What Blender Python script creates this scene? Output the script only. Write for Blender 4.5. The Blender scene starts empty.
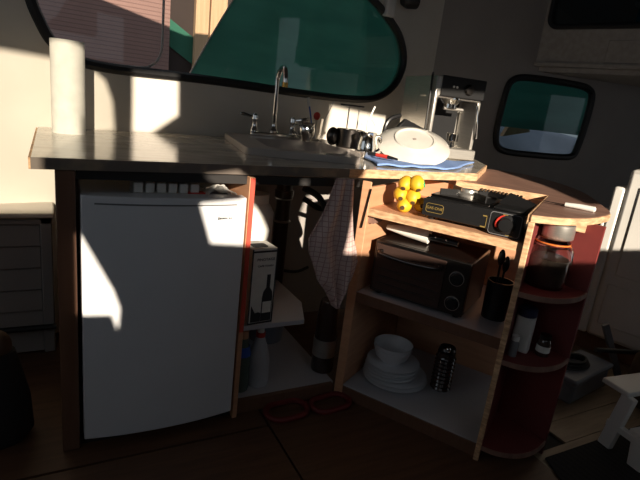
import bpy, bmesh, math, random
from mathutils import Vector, Matrix
random.seed(7)
PI = math.pi
SC = bpy.context.scene
COL = SC.collection

# ------------------------------------------------------------------ materials
def mat(name, col, rough=.6, metal=0, col2=None, scale=8, stretch=(1, 1, 1), bump=0, trans=0, coat=0, emis=None, detail=4, contrast=(.35, .65), spec=None):
    m = bpy.data.materials.new(name); m.use_nodes = True
    nt = m.node_tree; b = nt.nodes['Principled BSDF']
    b.inputs['Roughness'].default_value = rough; b.inputs['Metallic'].default_value = metal
    b.inputs['Base Color'].default_value = (*col, 1)
    if spec is not None: b.inputs['Specular IOR Level'].default_value = spec
    if trans: b.inputs['Transmission Weight'].default_value = trans
    if coat: b.inputs['Coat Weight'].default_value = coat; b.inputs['Coat Roughness'].default_value = .1
    tc = nt.nodes.new('ShaderNodeTexCoord'); mp = nt.nodes.new('ShaderNodeMapping')
    mp.inputs['Scale'].default_value = stretch
    nt.links.new(tc.outputs['Object'], mp.inputs['Vector'])
    nz = nt.nodes.new('ShaderNodeTexNoise'); nz.inputs['Scale'].default_value = scale; nz.inputs['Detail'].default_value = detail
    nt.links.new(mp.outputs[0], nz.inputs['Vector'])
    if col2 is None: col2 = tuple(c * .88 for c in col)
    r = nt.nodes.new('ShaderNodeValToRGB')
    r.color_ramp.elements[0].position = contrast[0]; r.color_ramp.elements[1].position = contrast[1]
    r.color_ramp.elements[0].color = (*col2, 1); r.color_ramp.elements[1].color = (*col, 1)
    nt.links.new(nz.outputs['Fac'], r.inputs['Fac']); nt.links.new(r.outputs[0], b.inputs['Base Color'])
    if bump:
        bp = nt.nodes.new('ShaderNodeBump'); bp.inputs['Strength'].default_value = bump; bp.inputs['Distance'].default_value = .002
        nt.links.new(nz.outputs['Fac'], bp.inputs['Height']); nt.links.new(bp.outputs[0], b.inputs['Normal'])
    return m

def glassy(name, tint, gloss=.08, rough=.02):
    """thin pane: mostly clear, tinted, with a mirror part that grows at grazing angles"""
    m = bpy.data.materials.new(name); m.use_nodes = True
    nt = m.node_tree; nt.nodes.remove(nt.nodes['Principled BSDF']); out = nt.nodes['Material Output']
    t = nt.nodes.new('ShaderNodeBsdfTransparent'); t.inputs[0].default_value = (*tint, 1)
    g = nt.nodes.new('ShaderNodeBsdfGlossy'); g.inputs['Roughness'].default_value = rough
    lw = nt.nodes.new('ShaderNodeLayerWeight'); lw.inputs[0].default_value = .3
    mr = nt.nodes.new('ShaderNodeMapRange'); mr.inputs['To Min'].default_value = gloss; mr.inputs['To Max'].default_value = .45
    nt.links.new(lw.outputs['Fresnel'], mr.inputs['Value'])
    mx = nt.nodes.new('ShaderNodeMixShader')
    nt.links.new(mr.outputs[0], mx.inputs[0]); nt.links.new(t.outputs[0], mx.inputs[1]); nt.links.new(g.outputs[0], mx.inputs[2])
    nt.links.new(mx.outputs[0], out.inputs[0])
    return m

def line_mat(name, base, line, freq, axis, width=.12, rough=.9, second=None, bump=0):
    """stripes of `line` colour every 1/freq metres along axis (object coordinates); second = a further axis"""
    m = bpy.data.materials.new(name); m.use_nodes = True
    nt = m.node_tree; b = nt.nodes['Principled BSDF']; b.inputs['Roughness'].default_value = rough
    tc = nt.nodes.new('ShaderNodeTexCoord'); sp = nt.nodes.new('ShaderNodeSeparateXYZ')
    nt.links.new(tc.outputs['Object'], sp.inputs[0])
    facs = []
    for ax in [axis] + ([second] if second is not None else []):
        mu = nt.nodes.new('ShaderNodeMath'); mu.operation = 'MULTIPLY'; mu.inputs[1].default_value = freq
        fr = nt.nodes.new('ShaderNodeMath'); fr.operation = 'FRACT'
        lt = nt.nodes.new('ShaderNodeMath'); lt.operation = 'LESS_THAN'; lt.inputs[1].default_value = width
        nt.links.new(sp.outputs[ax], mu.inputs[0]); nt.links.new(mu.outputs[0], fr.inputs[0]); nt.links.new(fr.outputs[0], lt.inputs[0])
        facs.append(lt.outputs[0])
    f = facs[0]
    if len(facs) > 1:
        mx = nt.nodes.new('ShaderNodeMath'); mx.operation = 'MAXIMUM'
        nt.links.new(facs[0], mx.inputs[0]); nt.links.new(facs[1], mx.inputs[1]); f = mx.outputs[0]
    nz = nt.nodes.new('ShaderNodeTexNoise'); nz.inputs['Scale'].default_value = 5
    nt.links.new(tc.outputs['Object'], nz.inputs['Vector'])
    r = nt.nodes.new('ShaderNodeValToRGB'); r.color_ramp.elements[0].color = (*[c * .8 for c in base], 1); r.color_ramp.elements[1].color = (*base, 1)
    nt.links.new(nz.outputs['Fac'], r.inputs['Fac'])
    mix = nt.nodes.new('ShaderNodeMixRGB'); mix.inputs[2].default_value = (*line, 1)
    nt.links.new(f, mix.inputs[0]); nt.links.new(r.outputs[0], mix.inputs[1]); nt.links.new(mix.outputs[0], b.inputs['Base Color'])
    if bump:
        bp = nt.nodes.new('ShaderNodeBump'); bp.inputs['Strength'].default_value = bump; bp.inputs['Distance'].default_value = .003; bp.invert = True
        nt.links.new(f, bp.inputs['Height']); nt.links.new(bp.outputs[0], b.inputs['Normal'])
    return m

M = {}
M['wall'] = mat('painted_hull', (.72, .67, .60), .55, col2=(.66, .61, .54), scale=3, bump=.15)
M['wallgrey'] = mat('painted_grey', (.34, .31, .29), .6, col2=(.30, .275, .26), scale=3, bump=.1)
M['aft'] = mat('dark_low_bounce', (.10, .09, .085), .9)  # unseen surfaces kept dark to cut light bounced onto the fridge
M['liner'] = mat('grey_liner', (.40, .37, .34), .9, col2=(.34, .31, .28), scale=30, bump=.2)
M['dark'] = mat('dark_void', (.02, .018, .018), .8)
M['floor'] = mat('ply_floor', (.125, .06, .032), .5, col2=(.085, .04, .022), scale=7, stretch=(.6, 6, 1), bump=.1)
M['plank'] = mat('light_plank', (.30, .22, .14), .5, col2=(.23, .16, .10), scale=6, stretch=(1, 8, 1))
M['seam'] = mat('black_seam', (.01, .008, .008), .8)
M['ply'] = mat('pale_plywood', (.64, .34, .19), .6, col2=(.56, .28, .155), scale=5, stretch=(1, 1, 10), bump=.1)
M['plyh'] = mat('pale_plywood_shelf', (.64, .35, .20), .55, col2=(.50, .25, .14), scale=5, stretch=(2, 12, 1), bump=.1)
M['brownply'] = mat('brown_stained_ply', (.30, .17, .125), .5, col2=(.20, .11, .085), scale=5, stretch=(2, 9, 1), bump=.15)
M['edge'] = mat('raw_wood_edge', (.72, .47, .27), .7, col2=(.42, .24, .13), scale=14, stretch=(2, 2, 8), bump=.3)
M['post'] = mat('varnished_post', (.17, .085, .052), .45, col2=(.15, .07, .04), scale=6, stretch=(8, 8, .6), bump=.1)
M['maroon'] = mat('maroon_paint', (.185, .028, .025), .6, col2=(.14, .022, .02), scale=6, bump=.1)
M['redtape'] = mat('red_edge', (.62, .08, .05), .5)
M['whiteboard'] = mat('white_shelf_board', (.50, .50, .53), .45, col2=(.45, .45, .48), scale=4)
M['counter'] = mat('marbled_counter', (.56, .52, .45), .14, col2=(.36, .32, .26), scale=5, stretch=(1, 2.5, 1), detail=8, bump=.02)
M['counteredge'] = mat('counter_edge', (.16, .13, .11), .5, col2=(.36, .27, .18), scale=12, contrast=(.3, .5))
M['white'] = mat('white_enamel', (.74, .75, .78), .35, col2=(.72, .73, .76))
M['whitepl'] = mat('white_plastic', (.74, .72, .68), .4, scale=4)
M['greypl'] = mat('grey_plastic', (.18, .18, .19), .5)
M['black'] = mat('black_plastic', (.012, .012, .013), .35)
M['blackm'] = mat('black_matte', (.02, .018, .018), .8)
M['rubber'] = mat('black_rubber_seal', (.008, .008, .009), .5, bump=.3, scale=40)
M['chrome'] = mat('chrome', (.80, .78, .75), .08, 1)
M['steel'] = mat('brushed_steel', (.62, .59, .55), .36, .8, col2=(.54, .52, .48), scale=12, stretch=(1, 1, 30))
M['darksteel'] = mat('dark_steel', (.10, .09, .085), .3, 1)
M['paper'] = mat('paper', (.80, .78, .72), .8, scale=20)
M['sink'] = mat('sink_enamel', (.50, .44, .40), .3, scale=6)
M['porcelain'] = mat('porcelain', (.66, .63, .58), .2, coat=.3)
M['yellow'] = mat('yellow_rind', (.80, .50, .025), .5, col2=(.62, .36, .02), scale=18, bump=.2)
M['brown'] = mat('brown_tip', (.08, .04, .015), .8)
M['green'] = mat('green_sticker', (.05, .45, .18), .4)
M['red'] = mat('red_plastic', (.60, .04, .025), .4)
M['darkred'] = mat('dark_red_strap', (.16, .012, .012), .6)
M['orange'] = mat('orange_gasket', (.85, .22, .04), .4)
M['blue'] = mat('blue_plastic', (.03, .11, .50), .4)
M['bluecloth'] = mat('blue_microfibre', (.24, .38, .72), .95, col2=(.18, .30, .62), scale=90, bump=.6)
M['gold'] = mat('gold_print', (.26, .18, .05), .5)
M['print'] = mat('dark_print', (.03, .03, .035), .6)
M['glass'] = mat('jar_glass', (.95, .93, .90), .03, trans=1.0, col2=(.95, .93, .90))
M['brownglass'] = mat('dark_glass', (.05, .03, .025), .05, coat=.5)
M['coffee'] = mat('dark_beans', (.035, .016, .010), .6, scale=60, bump=1, col2=(.018, .009, .006))
M['frost'] = mat('frosted_plastic', (.50, .51, .54), .4)
M['greenbottle'] = mat('dull_green_plastic', (.10, .14, .12), .25)
M['hose'] = mat('black_hose', (.015, .014, .014), .5)
M['towel'] = line_mat('checked_towel', (.70, .54, .50), (.40, .24, .24), 55, 0, .14, .95, second=2)
M['pane'] = glassy('window_pane', (.88, .88, .88), .008)
M['tintpane'] = glassy('tinted_pane', (.55, .58, .58), .012)
M['sunpane'] = glassy('sun_dimming_pane', (.78, .78, .76), .02)  # added filter, weakens the sun through the first rear opening
M['siding'] = line_mat('pink_siding', (.30, .18, .155), (.19, .11, .095), 30, 2, .2, .85, bump=.6)
M['tan'] = mat('tan_boards', (.60, .40, .24), .8, col2=(.5, .32, .18), scale=4, stretch=(10, 10, .5))
M['tarp'] = mat('green_shade_cloth', (.22, .52, .45), .95, col2=(.18, .45, .39), scale=3, stretch=(1, 1, 5), bump=.2)
def make_translucent(m, fac):
    nt = m.node_tree; b = nt.nodes['Principled BSDF']; out = nt.nodes['Material Output']
    t = nt.nodes.new('ShaderNodeBsdfTranslucent'); mx = nt.nodes.new('ShaderNodeMixShader'); mx.inputs[0].default_value = fac
    src = b.inputs['Base Color'].links[0].from_socket
    nt.links.new(src, t.inputs[0]); nt.links.new(b.outputs[0], mx.inputs[1]); nt.links.new(t.outputs[0], mx.inputs[2]); nt.links.new(mx.outputs[0], out.inputs[0])
make_translucent(M['tarp'], .55)
M['tarpdark'] = mat('faded_green_board', (.03, .14, .09), .9)
M['greytarp'] = mat('pale_blue_tarp', (.62, .64, .80), .8)
M['darkout'] = mat('dark_boards', (.035, .022, .018), .8)
M['tealout'] = mat('teal_cloth', (.03, .30, .38), .8)
M['mat_'] = line_mat('ribbed_mat', (.016, .014, .014), (.006, .006, .006), 40, 0, .4, .95)
M['tub'] = mat('grey_tub', (.22, .24, .28), .35)
M['lid'] = mat('navy_lid', (.03, .035, .08), .35)

# ------------------------------------------------------------------ geometry helpers
class MB:
    def __init__(s): s.v = []; s.f = []
    def add(s, vs, fs):
        o = len(s.v); s.v += [Vector(v) for v in vs]; s.f += [[o + i for i in f] for f in fs]; return s
    def box(s, c, d, rz=0, rx=0, ry=0):
        R = Matrix.Rotation(rz, 3, 'Z') @ Matrix.Rotation(ry, 3, 'Y') @ Matrix.Rotation(rx, 3, 'X'); c = Vector(c)
        vs = [c + R @ Vector((x * d[0] / 2, y * d[1] / 2, z * d[2] / 2)) for x in (-1, 1) for y in (-1, 1) for z in (-1, 1)]
        return s.add(vs, [(0, 1, 3, 2), (4, 6, 7, 5), (0, 4, 5, 1), (2, 3, 7, 6), (0, 2, 6, 4), (1, 5, 7, 3)])
    def bb(s, x0, x1, y0, y1, z0, z1): return s.box(((x0 + x1) / 2, (y0 + y1) / 2, (z0 + z1) / 2), (x1 - x0, y1 - y0, z1 - z0))
    def prism(s, poly, z0, z1, mp=None):
        mp = mp or (lambda u, v, w: (u, v, w)); n = len(poly)
        vs = [mp(p[0], p[1], z0) for p in poly] + [mp(p[0], p[1], z1) for p in poly]
        fs = [list(range(n))[::-1], list(range(n, 2 * n))] + [[i, (i + 1) % n, n + (i + 1) % n, n + i] for i in range(n)]
        return s.add(vs, fs)
    def lathe(s, prof, c=(0, 0, 0), seg=32, axis=None):
        c = Vector(c); R = Vector((0, 0, 1)).rotation_difference(Vector(axis)).to_matrix() if axis else Matrix.Identity(3)
        vs = []; fs = []; n = len(prof)
        for k in range(seg):
            a = 2 * PI * k / seg
            for r, z in prof: vs.append(c + R @ Vector((r * math.cos(a), r * math.sin(a), z)))
        for k in range(seg):
            k2 = (k + 1) % seg
            for i in range(n - 1):
                fs.append([k * n + i, k2 * n + i, k2 * n + i + 1, k * n + i + 1])
        if prof[0][0] > 1e-6: fs.append([k * n for k in range(seg)][::-1])
        if prof[-1][0] > 1e-6: fs.append([k * n + n - 1 for k in range(seg)])
        return s.add(vs, fs)
    def cyl(s, c, r, h, seg=32, axis=None): return s.lathe([(r, 0), (r, h)], c, seg, axis)
    def tube(s, pts, r, seg=10, closed=False, flat=None):
        pts = [Vector(p) for p in pts]; n = len(pts); vs = []; fs = []
        prev = None
        for i, p in enumerate(pts):
            a = pts[(i - 1) % n] if (closed or i) else p; b = pts[(i + 1) % n] if (closed or i < n - 1) else p
            t = (b - a).normalized()
            if prev is None:
                u = t.orthogonal().normalized()
            else:
                u = (prev - t * prev.dot(t)).normalized()
            prev = u; w = t.cross(u)
            rr = r[i] if isinstance(r, (list, tuple)) else r
            for k in range(seg):
                q = 2 * PI * k / seg; vs.append(p + u * rr * math.cos(q) + w * rr * math.sin(q))
        m = n if closed else n - 1
        for i in range(m):
            j = (i + 1) % n
            for k in range(seg):
                k2 = (k + 1) % seg; fs.append([i * seg + k, i * seg + k2, j * seg + k2, j * seg + k])
        if not closed: fs += [list(range(seg))[::-1], [(n - 1) * seg + k for k in range(seg)]]
        return s.add(vs, fs)
    def blob(s, c, r, seg=20, rings=12, axis=None):
        prof = [(max(math.sin(PI * i / rings), 0) * r[0], -math.cos(PI * i / rings) * r[2]) for i in range(rings + 1)]
        prof[0] = (0, -r[2]); prof[-1] = (0, r[2])
        return s.lathe(prof, c, seg, axis)
    def grid(s, fn, nu, nv):
        vs = [fn(i / nu, j / nv) for j in range(nv + 1) for i in range(nu + 1)]
        fs = [[j * (nu + 1) + i, j * (nu + 1) + i + 1, (j + 1) * (nu + 1) + i + 1, (j + 1) * (nu + 1) + i] for j in range(nv) for i in range(nu)]
        return s.add(vs, fs)
    def build(s, name, m, parent=None, smooth=False, bevel=0, solid=0, segs=2, loc=None, rz=0):
        me = bpy.data.meshes.new(name); me.from_pydata(s.v, [], s.f)
        bm = bmesh.new(); bm.from_mesh(me); bmesh.ops.remove_doubles(bm, verts=bm.verts, dist=1e-5)
        bmesh.ops.recalc_face_normals(bm, faces=bm.faces); bm.to_mesh(me); bm.free()
        me.materials.append(m); o = bpy.data.objects.new(name, me); COL.objects.link(o)
        if parent: o.parent = parent
        if loc: o.location = loc; o.rotation_euler.z = rz
        if solid: q = o.modifiers.new('s', 'SOLIDIFY'); q.thickness = solid; q.offset = 0
        if bevel: q = o.modifiers.new('b', 'BEVEL'); q.width = bevel; q.segments = segs; q.limit_method = 'ANGLE'; q.angle_limit = .7
        if smooth or bevel:
            for p in me.polygons: p.use_smooth = True
            me.set_sharp_from_angle(angle=.6)
        return o

def T(name, label, cat, loc=(0, 0, 0), rz=0, group=None):
    o = bpy.data.objects.new(name, None); COL.objects.link(o); o.empty_display_size = .05
    o.location = loc; o.rotation_euler.z = rz; o['label'] = label; o['category'] = cat
    if group: o['group'] = group
    return o
def tag(o, label, cat, group=None):
    o['label'] = label; o['category'] = cat
    if group: o['group'] = group
    return o
def S(o): o['kind'] = 'structure'; return o

def smoothline(pts, n=6, closed=True):
    out = []; N = len(pts)
    rng = range(N if closed else N - 1)
    for i in rng:
        if closed: p0, p1, p2, p3 = pts[i - 1], pts[i], pts[(i + 1) % N], pts[(i + 2) % N]
        else: p0, p1, p2, p3 = pts[max(i - 1, 0)], pts[i], pts[i + 1], pts[min(i + 2, N - 1)]
        for k in range(n):
            t = k / n
            out.append(tuple(.5 * (2 * p1[c] + (p2[c] - p0[c]) * t + (2 * p0[c] - 5 * p1[c] + 4 * p2[c] - p3[c]) * t * t + (3 * p1[c] - p0[c] - 3 * p2[c] + p3[c]) * t ** 3) for c in range(len(p1))))
    if not closed: out.append(tuple(pts[-1]))
    return out
def rrect(x0, x1, z0, z1, r, n=5):
    out = []
    for cx, cz, a0 in ((x1 - r, z1 - r, 0), (x0 + r, z1 - r, 90), (x0 + r, z0 + r, 180), (x1 - r, z0 + r, 270)):
        for k in range(n + 1):
            a = math.radians(a0 + 90 * k / n); out.append((cx + r * math.cos(a), cz + r * math.sin(a)))
    return out

def holed(name, m, outline, holes, thick, mp, parent=None):
    """flat board with holes: outline and holes in (u, v), thickness along w >= 0, mapped by mp"""
    cu = bpy.data.curves.new('tmp', 'CURVE'); cu.dimensions = '2D'; cu.fill_mode = 'BOTH'; cu.extrude = thick / 2
    for poly in [outline] + list(holes):
        sp = cu.splines.new('POLY'); sp.points.add(len(poly) - 1); sp.use_cyclic_u = True
        for p, q in zip(sp.points, poly): p.co = (q[0], q[1], 0, 1)
    o = bpy.data.objects.new('tmp', cu); COL.objects.link(o)
    dg = bpy.context.evaluated_depsgraph_get()
    me = bpy.data.meshes.new_from_object(o.evaluated_get(dg)); me.name = name
    bpy.data.objects.remove(o)
    for v in me.vertices: v.co = mp(v.co.x, v.co.y, v.co.z + thick / 2)
    bm = bmesh.new(); bm.from_mesh(me); bmesh.ops.remove_doubles(bm, verts=bm.verts, dist=1e-5); bmesh.ops.recalc_face_normals(bm, faces=bm.faces); bm.to_mesh(me); bm.free()
    me.materials.clear(); me.materials.append(m)
    ob = bpy.data.objects.new(name, me); COL.objects.link(ob)
    if parent: ob.parent = parent
    return ob

def text(s, name, m, parent, size, loc, rot, extrude=.0006):
    cu = bpy.data.curves.new(name, 'FONT'); cu.body = s; cu.size = size; cu.extrude = extrude; cu.align_x = 'CENTER'; cu.align_y = 'CENTER'
    o = bpy.data.objects.new('tmp', cu); COL.objects.link(o)
    dg = bpy.context.evaluated_depsgraph_get(); me = bpy.data.meshes.new_from_object(o.evaluated_get(dg)); bpy.data.objects.remove(o)
    me.materials.clear(); me.materials.append(m)
    ob = bpy.data.objects.new(name, me); COL.objects.link(ob); ob.parent = parent; ob.location = loc; ob.rotation_euler = rot
    return ob

# plane frames ------------------------------------------------------
WA = math.atan(.215); make_translucent(M['tealout'], .6)
cW, sW = math.cos(WA), math.sin(WA)
def fW(x, z, w=0):      # front wall, x = world X of the point on the inner face, w = outward
    return Vector((x - sW * w, 2.262 + .215 * x + cW * w, z))
C2 = Vector((2.25, 2.746)); a2 = Vector((.968, -.25)); n2 = Vector((.25, .968))
def f2(u, z, w=0): p = C2 + a2 * u + n2 * w; return Vector((p.x, p.y, z))
O3 = Vector((2.983, 2.556)); a3 = Vector((.30, -.954)); n3 = Vector((.954, .30))
def f3(u, z, w=0): p = O3 + a3 * u + n3 * w; return Vector((p.x, p.y, z))

# ================================================================== SETTING
# floor
fl = S(MB().bb(-2.2, 4.6, -1.2, 3.2, -.06, -.012).build('floor', M['seam']))
MB().prism([(-2.2, -1.2), (.642, -1.2), (.642, 1.352), (-2.2, 1.352)], -.012, 0).build('floor_panel', M['floor'], fl)
MB().prism([(.650, -1.2), (1.30, -1.2), (1.47, .78), (1.48, .93), (1.62, 1.02), (1.66, 3.2), (.650, 3.2)], -.012, 0).build('floor_panel', M['floor'], fl)
MB().prism([(-2.2, 1.362), (.642, 1.362), (.642, 3.2), (-2.2, 3.2)], -.012, 0).build('floor_panel', M['floor'], fl)
y = -1.2
while y < 3.1:
    x0 = lambda yy: 1.305 + (yy + 1.2) * .0846 if yy < .9 else 1.665
    MB().prism([(x0(y), y), (4.6, y), (4.6, y + .108), (x0(y), y + .108)], -.012, -.001).build('floor_plank', M['plank'], fl)
    y += .111

# front wall with the long window
W1 = [(-.10, 1.60), (-.083, 1.46), (-.060, 1.353), (-.036, 1.289), (-.002, 1.226), (.051, 1.182), (.122, 1.158), (.252, 1.150), (.534, 1.155), (.815, 1.155), (1.181, 1.150), (1.545, 1.155),
      (1.76, 1.185), (1.904, 1.28), (1.950, 1.418), (1.888, 1.549), (1.762, 1.639), (1.60, 1.715), (1.3, 1.80), (.8, 1.86), (.3, 1.86), (.02, 1.80), (-.06, 1.72)]
W1 = smoothline(W1, 5)
wall = S(holed('wall_front', M['wall'], [(-2.3, -.02), (2.25, -.02), (2.25, 2.3), (-2.3, 2.3)], [W1], .04, lambda u, v, w: fW(u, v, w)))
win1 = S(bpy.data.objects.new('window_1', None)); COL.objects.link(win1)
mpW = lambda off: (lambda p: fW(p[0], p[1], off))
MB().tube([fW(p[0], p[1], -.002) for p in W1], .021, 8, True).build('seal', M['rubber'], win1, True)
MB().prism(W1, .012, .018, lambda u, v, w: fW(u, v, w)).build('pane', M['pane'], win1)
P1 = smoothline([(-.3, 1.8), (-.3, 1.3), (-.25, 1.175), (-.1, 1.168), (.30, 1.168), (.39, 1.185), (.43, 1.24), (.437, 1.35), (.437, 1.8)], 5, False)
P1 = [p for p in P1 if p[0] > .02]
MB().tube([fW(p[0], p[1], .024) for p in P1], .006, 6).build('inner_pane_edge', M['whitepl'], win1, True)

# second wall with its small window
W2 = [f for f in smoothline([(.56, 1.16), (.575, 1.36), (.61, 1.42), (.69, 1.446), (.9, 1.452), (1.14, 1.448), (1.24, 1.43), (1.287, 1.37), (1.285, 1.15), (1.265, .99), (1.235, .945), (1.15, .930), (.9, .925), (.68, .928), (.595, .96), (.565, 1.03)], 4)]
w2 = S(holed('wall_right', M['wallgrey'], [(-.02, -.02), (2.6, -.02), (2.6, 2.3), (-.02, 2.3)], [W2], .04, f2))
win2 = S(bpy.data.objects.new('window_2', None)); COL.objects.link(win2)
MB().tube([f2(p[0], p[1], -.002) for p in W2], .024, 8, True).build('seal', M['rubber'], win2, True)
MB().prism(W2, .012, .018, lambda u, v, w: f2(u, v, w)).build('pane', M['tintpane'], win2)

# upper side: overhanging boxed liner with third window
W3 = rrect(.035, 1.2, 1.785, 2.13, .06)
bm_ = S(holed('wall_side_upper', M['liner'], [(0, 1.53), (2.4, 1.53), (2.4, 2.3), (0, 2.3)], [W3], .03, f3))
win3 = S(bpy.data.objects.new('window_3', None)); COL.objects.link(win3)
MB().tube([f3(p[0], p[1], -.002) for p in W3], .018, 8, True).build('seal', M['rubber'], win3, True)
MB().prism(W3, .012, .017, lambda u, v, w: f3(u, v, w)).build('pane', M['tintpane'], win3)
S(MB().prism([(0, .03), (2.4, .03), (2.4, .95), (0, .95)], 1.50, 1.53, lambda u, v, w: f3(u, w, v)).build('ceiling_side', M['liner']))
S(MB().prism([(-.0, -.028), (2.4, -.028), (2.4, 0), (-.0, 0)], 1.53, 1.555, lambda u, v, w: f3(u, w, v)).build('trim_1', M['liner'], None, False, .004))
S(MB().prism([(.44, -.012), (2.4, -.012), (2.4, 0), (.44, 0)], 1.565, 1.70, lambda u, v, w: f3(u, w, v)).build('trim_2', M['liner'], None, False, .003))
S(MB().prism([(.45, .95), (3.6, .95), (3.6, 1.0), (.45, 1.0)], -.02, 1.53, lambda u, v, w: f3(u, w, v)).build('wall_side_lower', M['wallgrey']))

# roof; forward edge added and shaped to slant the shade line on the siding
S(MB().prism([(-2.3, -.96), (4.6, -.96), (4.6, 2.9), (1.9, 2.9), (.62, 2.62), (.1, 3.05), (-.35, 3.40), (-2.3, 3.6)], 2.20, 2.25).build('ceiling', M['aft']))

# unseen wall behind the camera, its openings shaped to cast the sun patches
HOLES = [
 [(-1.5, 1.53), (-.62, 1.53), (-.505, 1.54), (-.505, 1.88), (-.424, 1.90), (-.433, 2.02), (-.46, 2.10), (-.50, 2.13), (-.65, 2.148), (-1.5, 2.13)],
 [(-.43, 1.15), (-.43, 1.43), (-.417, 1.42), (-.388, 1.362), (-.334, 1.254), (-.315, 1.196), (-.320, 1.125), (-.336, 1.175), (-.43, 1.184)],
 [(-.353, 1.90), (-.353, 2.154), (-.165, 2.183), (-.159, 2.004), (-.279, 1.905)],
 [(-.098, 1.512), (-.058, 1.387), (.07, 1.376), (.185, 1.37), (.196, 1.43), (.137, 1.53), (.06, 1.60), (.02, 1.625), (-.088, 1.605), (-.05, 1.575), (.03, 1.565), (.035, 1.53), (-.029, 1.520)],
 [(.425, 1.335), (.44, 1.48), (.47, 1.60), (.50, 1.63), (.56, 1.80), (.62, 1.95), (.68, 2.02), (.70, 2.185), (1.46, 2.185), (1.46, 2.0), (1.60, 1.80), (1.50, 1.62), (1.33, 1.50), (1.88, 1.49), (1.90, 1.55), (1.90, 1.74), (2.2, 1.74), (2.2, 1.29), (1.27, 1.285), (.79, 1.287), (.60, 1.32)],
 [(.425, 1.90), (.425, 1.985), (.495, 1.985), (.495, 1.90)],
 [(.24, 1.575), (.24, 1.60), (.27, 1.60), (.27, 1.575)],
]
HOLES[1] = [(-.43, 1.184), (-.43, 1.43), (-.417, 1.42), (-.388, 1.362), (-.334, 1.254), (-.315, 1.196), (-.320, 1.125), (-.336, 1.178)]
aft = S(holed('wall_back_gobo', M['aft'], [(-2.3, -.02), (4.6, -.02), (4.6, 2.215), (-2.3, 2.215)], HOLES, .012, lambda u, v, w: Vector((u, -.9 - w, v))))
p4 = S(MB().prism(HOLES[0], .003, .008, lambda u, v, w: (u, -.9 - w, v)).build('sun_dim_pane', M['sunpane']))  # unseen pane added to dim the sun patch on the left wall
# left side wall with an unseen opening added to let in sky fill light
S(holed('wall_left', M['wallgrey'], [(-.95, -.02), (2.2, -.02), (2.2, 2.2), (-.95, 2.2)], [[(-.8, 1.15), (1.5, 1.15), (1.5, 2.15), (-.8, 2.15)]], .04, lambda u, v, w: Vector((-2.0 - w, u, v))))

# low louvred panel at the left below the ledge
lp = T('louvred_locker_door', 'dark louvred locker door low on the wall left of the fridge cabinet', 'locker door', (-1.0, 2.1, 0))
MB().bb(0, .985, .02, .11, .0, .575).build('backing', M['wallgrey'], lp)
f_ = MB().bb(.945, .985, -.012, .02, .0, .575); f_.bb(0, .04, -.012, .02, 0, .575); f_.bb(0, .985, -.012, .02, .545, .575)
f_.build('frame', M['wallgrey'], lp, False, .004)
for k in range(6):
    MB().box((.49, .006, .05 + k * .09), (.91, .012, .088), rx=-.12).build('slat', M['wallgrey'], lp, False, .003)
S(MB().bb(-1.2, -.006, 2.06, 2.26, .576, .596).build('trim_3', M['wall'], None, False, .006))
tag(MB().tube([(-1.1, 2.07, .13), (-.4, 2.068, .128), (-.01, 2.066, .124)], .012, 8).build('grey_pipe', M['black'], None, True), 'thin black pipe running across the foot of the louvred locker door', 'pipe')
bag = T('cloth_bag', 'dark upright bag with rounded brown top at far left on the floor', 'bag', (-.182, 1.57, 0))
b_ = MB().lathe([(0, 0), (.085, .0), (.097, .03), (.098, .14), (.088, .24), (.060, .30), (0, .315)], seg=28)
for v in b_.v: v.y *= .75; v.x += .012 * math.sin(v.z * 22)
b_.build('body', M['blackm'], bag, True)
MB().blob((.015, -.0, .315), (.042, 0, .05)).build('top_flap', mat('brown_leather', (.10, .055, .03), .6), bag, True)
MB().box((.0, -.062, .29), (.03, .012, .02)).build('buckle', M['gold'], bag, False, .003)

# ================================================================== FRIDGE + GALLEY CABINET
gc = T('galley_cabinet', 'wooden galley cabinet frame around the fridge and the open cubby under the sink', 'cabinet')
MB().bb(.0, .048, 1.44, 2.06, .0, .868).build('left_post', M['post'], gc, False, .003)
MB().bb(.534, .552, 1.435, 2.1, .0, .868).build('partition', M['ply'], gc, False, .002)
MB().bb(.536, .550, 1.430, 1.436, .34, .866).build('red_edge_strip', M['redtape'], gc)['label'] = 'red tape on the front edge'
MB().bb(.556, .965, 1.475, 2.15, .03, .05).build('cubby_floor', M['whiteboard'], gc, False, .002)
MB().prism([(.556, 1.47), (.80, 1.47), (.86, 1.62), (.86, 2.14), (.556, 2.14)], .322, .34).build('cubby_shelf', M['whiteboard'], gc, False, .002)
MB().bb(.556, .955, 1.455, 1.475, .0, .05).build('toe_kick', M['post'], gc)
MB().bb(.048, .534, 1.46, 1.475, .0, .03).build('toe_kick', M['dark'], gc)
MB().bb(.556, 1.5, 2.14, 2.155, .03, .72).build('back_panel', M['wallgrey'], gc)
MB().bb(.05, .955, 1.462, 1.478, .842, .868).build('front_rail', M['dark'], gc)

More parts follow.
